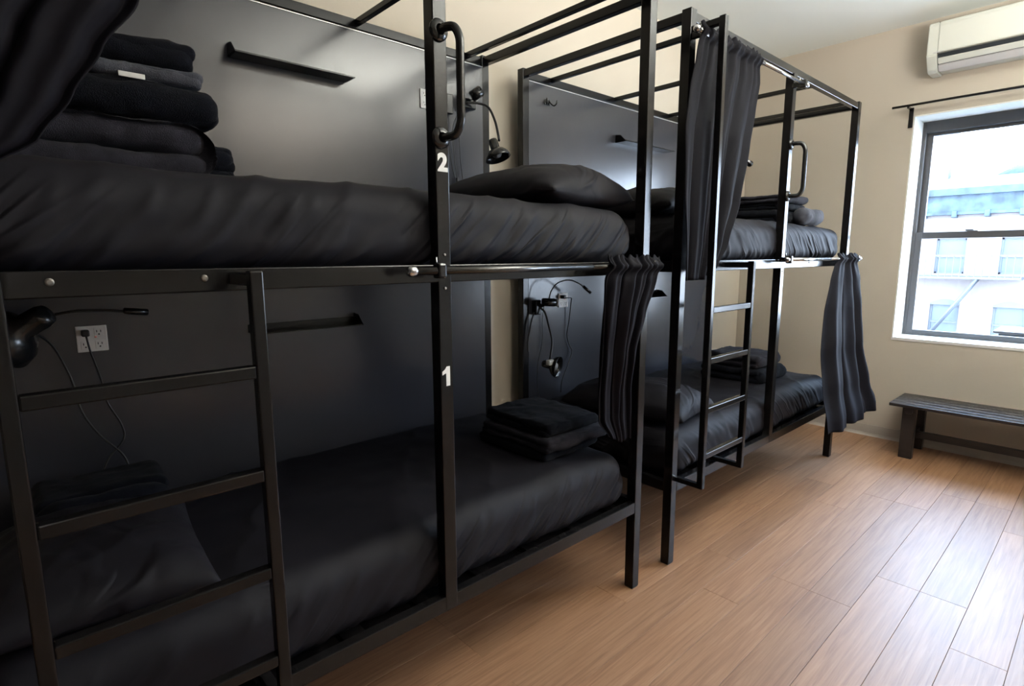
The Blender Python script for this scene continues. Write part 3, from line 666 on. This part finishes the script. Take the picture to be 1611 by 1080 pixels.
obj('bulb_collar', box((0.02, 0.745, 0.785), (0.072, 0.775, 0.812), 0.005), white, lp)
obj('power_cord', tube([(0.06, 0.90, 1.05), (0.035, 0.90, 0.99), (0.02, 0.905, 0.90), (0.015, 0.90, 0.84)], 0.0045, 8), rubber, lp)
obj('power_cord', tube([(0.135, 0.90, 1.08), (0.134, 0.912, 1.0), (0.134, 0.912, 0.88), (0.09, 0.90, 0.76), (0.085, 0.90, 0.66), (0.09, 0.89, 0.58)], 0.002, 6), rubber, lp)
# upper far bunk, the round lamp end peeping out beside the curtain
lp = empty('reading_lamp', (1.72, 0.90, 2.06), 'small round black lamp peeping out right of the upper far bunk curtain', 'lamp', 'clip-on reading lamps')
obj('clamp', box((1.70, 0.885, 2.03), (1.74, 0.921, 2.09), 0.006), dplast, lp)
obj('gooseneck', tube([(1.72, 0.89, 2.06), (1.73, 0.82, 2.06), (1.78, 0.72, 2.03), (1.85, 0.65, 1.995)], 0.0055, 10), rubber, lp)
h_ = obj('lamp_head', lathe([(0, -0.022), (0.012, -0.020), (0.020, -0.010), (0.022, 0.0), (0.020, 0.010), (0.012, 0.018), (0, 0.020)], (1.895, 0.632, 1.975), (0.5, -0.5, -0.5), 24), dplast, lp)
obj('collar', lathe([(0.010, -0.034), (0.016, -0.032), (0.018, -0.022), (0.016, -0.014)], (1.895, 0.632, 1.975), (0.6, -0.3, -0.5), 20), chrome, lp)

# ------------------------------------------------------------------ air conditioner, window rod, bench
ax0 = X1-0.205; ay1, ay0 = -0.20, -1.02
ac = empty('air_conditioner', (X1, (ay0+ay1)/2, 2.50), 'white wall-mounted air conditioner above the window', 'air conditioner')
prof = [(X1-0.002, 2.502), (X1-0.002, 2.795), (ax0+0.03, 2.795), (ax0+0.006, 2.785), (ax0, 2.765), (ax0, 2.592), (ax0+0.03, 2.553), (ax0+0.060, 2.514), (ax0+0.085, 2.502)]
# body with a recess for the outlet
def acprism(poly, y0, y1):
    bm = bmesh.new(); A = [bm.verts.new((u, y0, v)) for u, v in poly]; B_ = [bm.verts.new((u, y1, v)) for u, v in poly]
    bm.faces.new(A); bm.faces.new(B_[::-1]); k = len(poly)
    for i in range(k): bm.faces.new((A[i], B_[i], B_[(i+1) % k], A[(i+1) % k]))
    bmesh.ops.recalc_face_normals(bm, faces=bm.faces)
    bmesh.ops.bevel(bm, geom=[e for e in bm.edges], offset=0.004, segments=2, affect='EDGES')
    return fin(bm)
rec = [(X1-0.002, 2.512), (X1-0.002, 2.795), (ax0+0.03, 2.795), (ax0+0.006, 2.785), (ax0, 2.765), (ax0, 2.606), (ax0+0.055, 2.600), (ax0+0.085, 2.512)]
obj('housing', acprism(rec, ay0+0.055, ay1-0.055), acw, ac)
obj('end_cap', acprism(prof, ay1-0.054, ay1), acw, ac); obj('end_cap', acprism(prof, ay0, ay0+0.054), acw, ac)
obj('air_slot', acprism([(ax0+0.020, 2.603), (ax0+0.054, 2.599), (ax0+0.083, 2.516), (ax0+0.074, 2.516)], ay0+0.055, ay1-0.055), acd, ac)
obj('louver', acprism([(ax0+0.012, 2.572), (ax0+0.018, 2.576), (ax0+0.045, 2.546), (ax0+0.040, 2.542)], ay0+0.058, ay1-0.058), acw, ac)
obj('lower_lip', acprism([(ax0+0.044, 2.540), (ax0+0.050, 2.544), (ax0+0.086, 2.507), (ax0+0.078, 2.503)], ay0+0.056, ay1-0.056), acg, ac)
obj('badge', box((ax0-0.001, ay1-0.085, 2.604), (ax0+0.001, ay1-0.035, 2.609), 0), acg, ac)
rz_ = 2.338; rx = X1-0.08
wr = empty('window_curtain_rod', (rx, -0.6, rz_), 'slim black curtain rod over the window, without a curtain', 'curtain rod')
obj('tube', cyl((rx, -0.008, rz_), (rx, -1.25, rz_), 0.008, seg=16), metal, wr)
for yb in (-0.085, -1.17):
    b_ = obj('bracket', box((X1-0.005, yb-0.032, 2.205), (X1, yb-0.006, 2.335), 0.001), metal, wr)
    obj('bracket_arm', box((rx-0.006, yb-0.022, rz_-0.018), (X1-0.004, yb-0.010, rz_-0.006), 0.001), metal, b_)
pl = empty('added_uplight_tray', (0.6, -1.6, HC), 'long flat tray added under the unseen ceiling uplight', 'lamp')  # made-up fixture around the added uplight, out of view
obj('tray', box((-0.08, -2.03, 2.175), (1.28, -1.17, 2.192), 0.004), white, pl)
for x_ in (0.0, 1.2): obj('cable', cyl((x_, -1.6, 2.19), (x_, -1.6, HC), 0.003, seg=8), white, pl)
# bench against the window wall
bn = empty('wooden_bench', (2.455, -0.85, 0), 'low dark slatted bench against the window wall', 'bench')
bz = 0.375; by0, by1 = -1.45, -0.243
for k in range(5):
    x0 = 2.255+k*0.0775
    obj('seat_slat', box((x0, by0, bz-0.02), (x0+0.072, by1, bz), 0.003), bench_m, bn)
for y0 in (-0.385, -1.37):
    for x0 in (2.31, 2.59):
        obj('leg', box((x0, y0, 0), (x0+0.045, y0+0.075, bz-0.021), 0.003), bench_m, bn)
    obj('cross_rail', box((2.27, y0+0.015, bz-0.062), (2.635, y0+0.055, bz-0.021), 0.002), bench_m, bn)
    obj('leg_rail', box((2.355, y0+0.02, 0.115), (2.59, y0+0.05, 0.16), 0.002), bench_m, bn)
obj('stretcher', box((2.455, -1.32, 0.115), (2.485, -0.335, 0.16), 0.002), bench_m, bn)

# ------------------------------------------------------------------ outside
struct('street_ground', box((3.2, -40, -9.2), (80, 45, -9.0), 0), asph)
FX = 29.0
bl = empty('apartment_building', (FX+3, 2, -9), 'pale brick building with a blue cornice across the street', 'building')
wins = []
for fz, h_, arch in ((0.52, 1.52, False), (-2.45, 1.68, True), (-5.3, 1.68, True)):
    for k in range(-4, 6): wins.append((3.55+1.12+k*2.2-1.07, fz, 1.06, h_, arch))
# wall built as strips around the openings
bm = bmesh.new(); YA, YB = -7.5, 17
rowsz = [(-9, -5.3), (-3.62, -2.45), (-0.77, 0.52), (2.04, 4.6)]
for a, b in rowsz: bbox(bm, (FX, YA, a), (FX+6, YB, b))
for z0_, h_ in ((-5.3, 1.68), (-2.45, 1.68), (0.52, 1.52)):
    ys = sorted([w_[0] for w_ in wins if abs(w_[1]-z0_) < 0.01]); prev = YA
    for y_ in ys: bbox(bm, (FX, prev, z0_), (FX+6, y_, z0_+h_)); prev = y_+1.06
    bbox(bm, (FX, prev, z0_), (FX+6, YB, z0_+h_))
    bbox(bm, (FX+0.4, YA, z0_), (FX+0.6, YB, z0_+h_))
obj('brick_wall', fin(bm), fac, bl)
for y_, z_, w_, h_, arch in wins:
    bm = bmesh.new(); x_ = FX+0.12; f_ = 0.07
    bbox(bm, (x_, y_, z_), (x_+0.1, y_+f_, z_+h_)); bbox(bm, (x_, y_+w_-f_, z_), (x_+0.1, y_+w_, z_+h_)); bbox(bm, (x_, y_, z_), (x_+0.1, y_+w_, z_+f_))
    bbox(bm, (x_, y_, z_+h_-f_), (x_+0.1, y_+w_, z_+h_)); bbox(bm, (x_-0.02, y_, z_+h_*0.46), (x_+0.1, y_+w_, z_+h_*0.46+f_))
    wf = obj('window', fin(bm), facw, bl)
    obj('pane', box((x_+0.05, y_+0.02, z_+0.02), (x_+0.06, y_+w_-0.02, z_+h_-0.02), 0), fpane, wf)
    if arch:
        n_ = 12; pts = [(y_+w_*k/n_, z_+h_-0.0+0.16*math.sin(PI*k/n_)) for k in range(n_+1)]
        poly = [(y_, z_+h_-0.10)]+pts+[(y_+w_, z_+h_-0.10)]
        obj('arch_head', prism(poly, 'x', FX-0.03, FX+0.15), facw, wf)
bm = bmesh.new(); bbox(bm, (FX-0.25, YA, 3.15), (FX+0.05, YB, 4.0)); bbox(bm, (FX-0.45, YA-0.1, 3.86), (FX+0.1, YB, 4.14)); bbox(bm, (FX-0.35, YA, 3.04), (FX+0.05, YB, 3.16))
cn = obj('cornice', fin(bm), facb, bl)
for k in range(22):
    y_ = -7+k*1.1
    obj('cornice_bracket', box((FX-0.42, y_, 2.92), (FX-0.02, y_+0.18, 3.2), 0.02), facb, cn)
fe = obj('fire_escape', box((FX-1.0, 1.6, 0.32), (FX, 9.0, 0.42), 0), faci, bl)
bm = bmesh.new()
for k in range(0, 31): bbox(bm, (FX-1.0, 1.6+k*0.245, 0.42), (FX-0.97, 1.63+k*0.245, 1.3))
bbox(bm, (FX-1.02, 1.6, 1.28), (FX-0.96, 9.0, 1.33))
tag(obj('railing', fin(bm), faci, fe), kind='stuff')
for dx in (0, 0.55):
    obj('stair_stringer', tube([(FX-0.95+dx, 3.0, 0.32), (FX-0.95+dx, 4.55, -2.3)], 0.06, 6, 2), faci, fe)
def far_block(a, b, label, mat_, roof=None):
    t = empty('distant_building', ((a[0]+b[0])/2, (a[1]+b[1])/2, a[2]), label, 'building', 'pale buildings on the skyline')
    obj('wall', box(a, b, 0), mat_, t)
    if roof:
        cx, cy = (a[0]+b[0])/2, (a[1]+b[1])/2; r = (b[1]-a[1])*0.72
        obj('roof', cyl((cx, cy, b[2]), (cx, cy, b[2]+roof), r, 0.02, 4), facb, t)
    return t
pale = M('skyline_plaster', (0.125, 0.14, 0.165), 0.9, var=(0.4, 0.15))
far_block((42, 7.6, -9), (50, 16, 9.6), 'tall bluish building on the skyline at the left of the window', pale)
far_block((40, 1.2, -9), (44, 4.6, 5.6), 'low rooftop hut with a pointed roof beyond the cornice', pale, 1.3)
mast = tube([(30.5, 4.75, 4.0), (30.5, 4.75, 6.4)], 0.06, 6, 2)
tag(obj('roof_antenna', mast, faci, loc=(30.5, 4.75, 4.0)), 'thin rooftop pole above the blue cornice', 'antenna')
# small awning/ledge unit just outside the pane
wu = empty('roof_vent', (3.25, -0.85, 0.70), 'dark flat vent top seen just outside the window bottom', 'vent')
obj('vent_lid', box((3.12, -1.3, 0.795), (3.5, -0.62, 0.812), 0.004), sash, wu)
obj('vent_body', box((3.15, -1.28, 0.60), (3.47, -0.65, 0.795), 0.004), acd, wu)
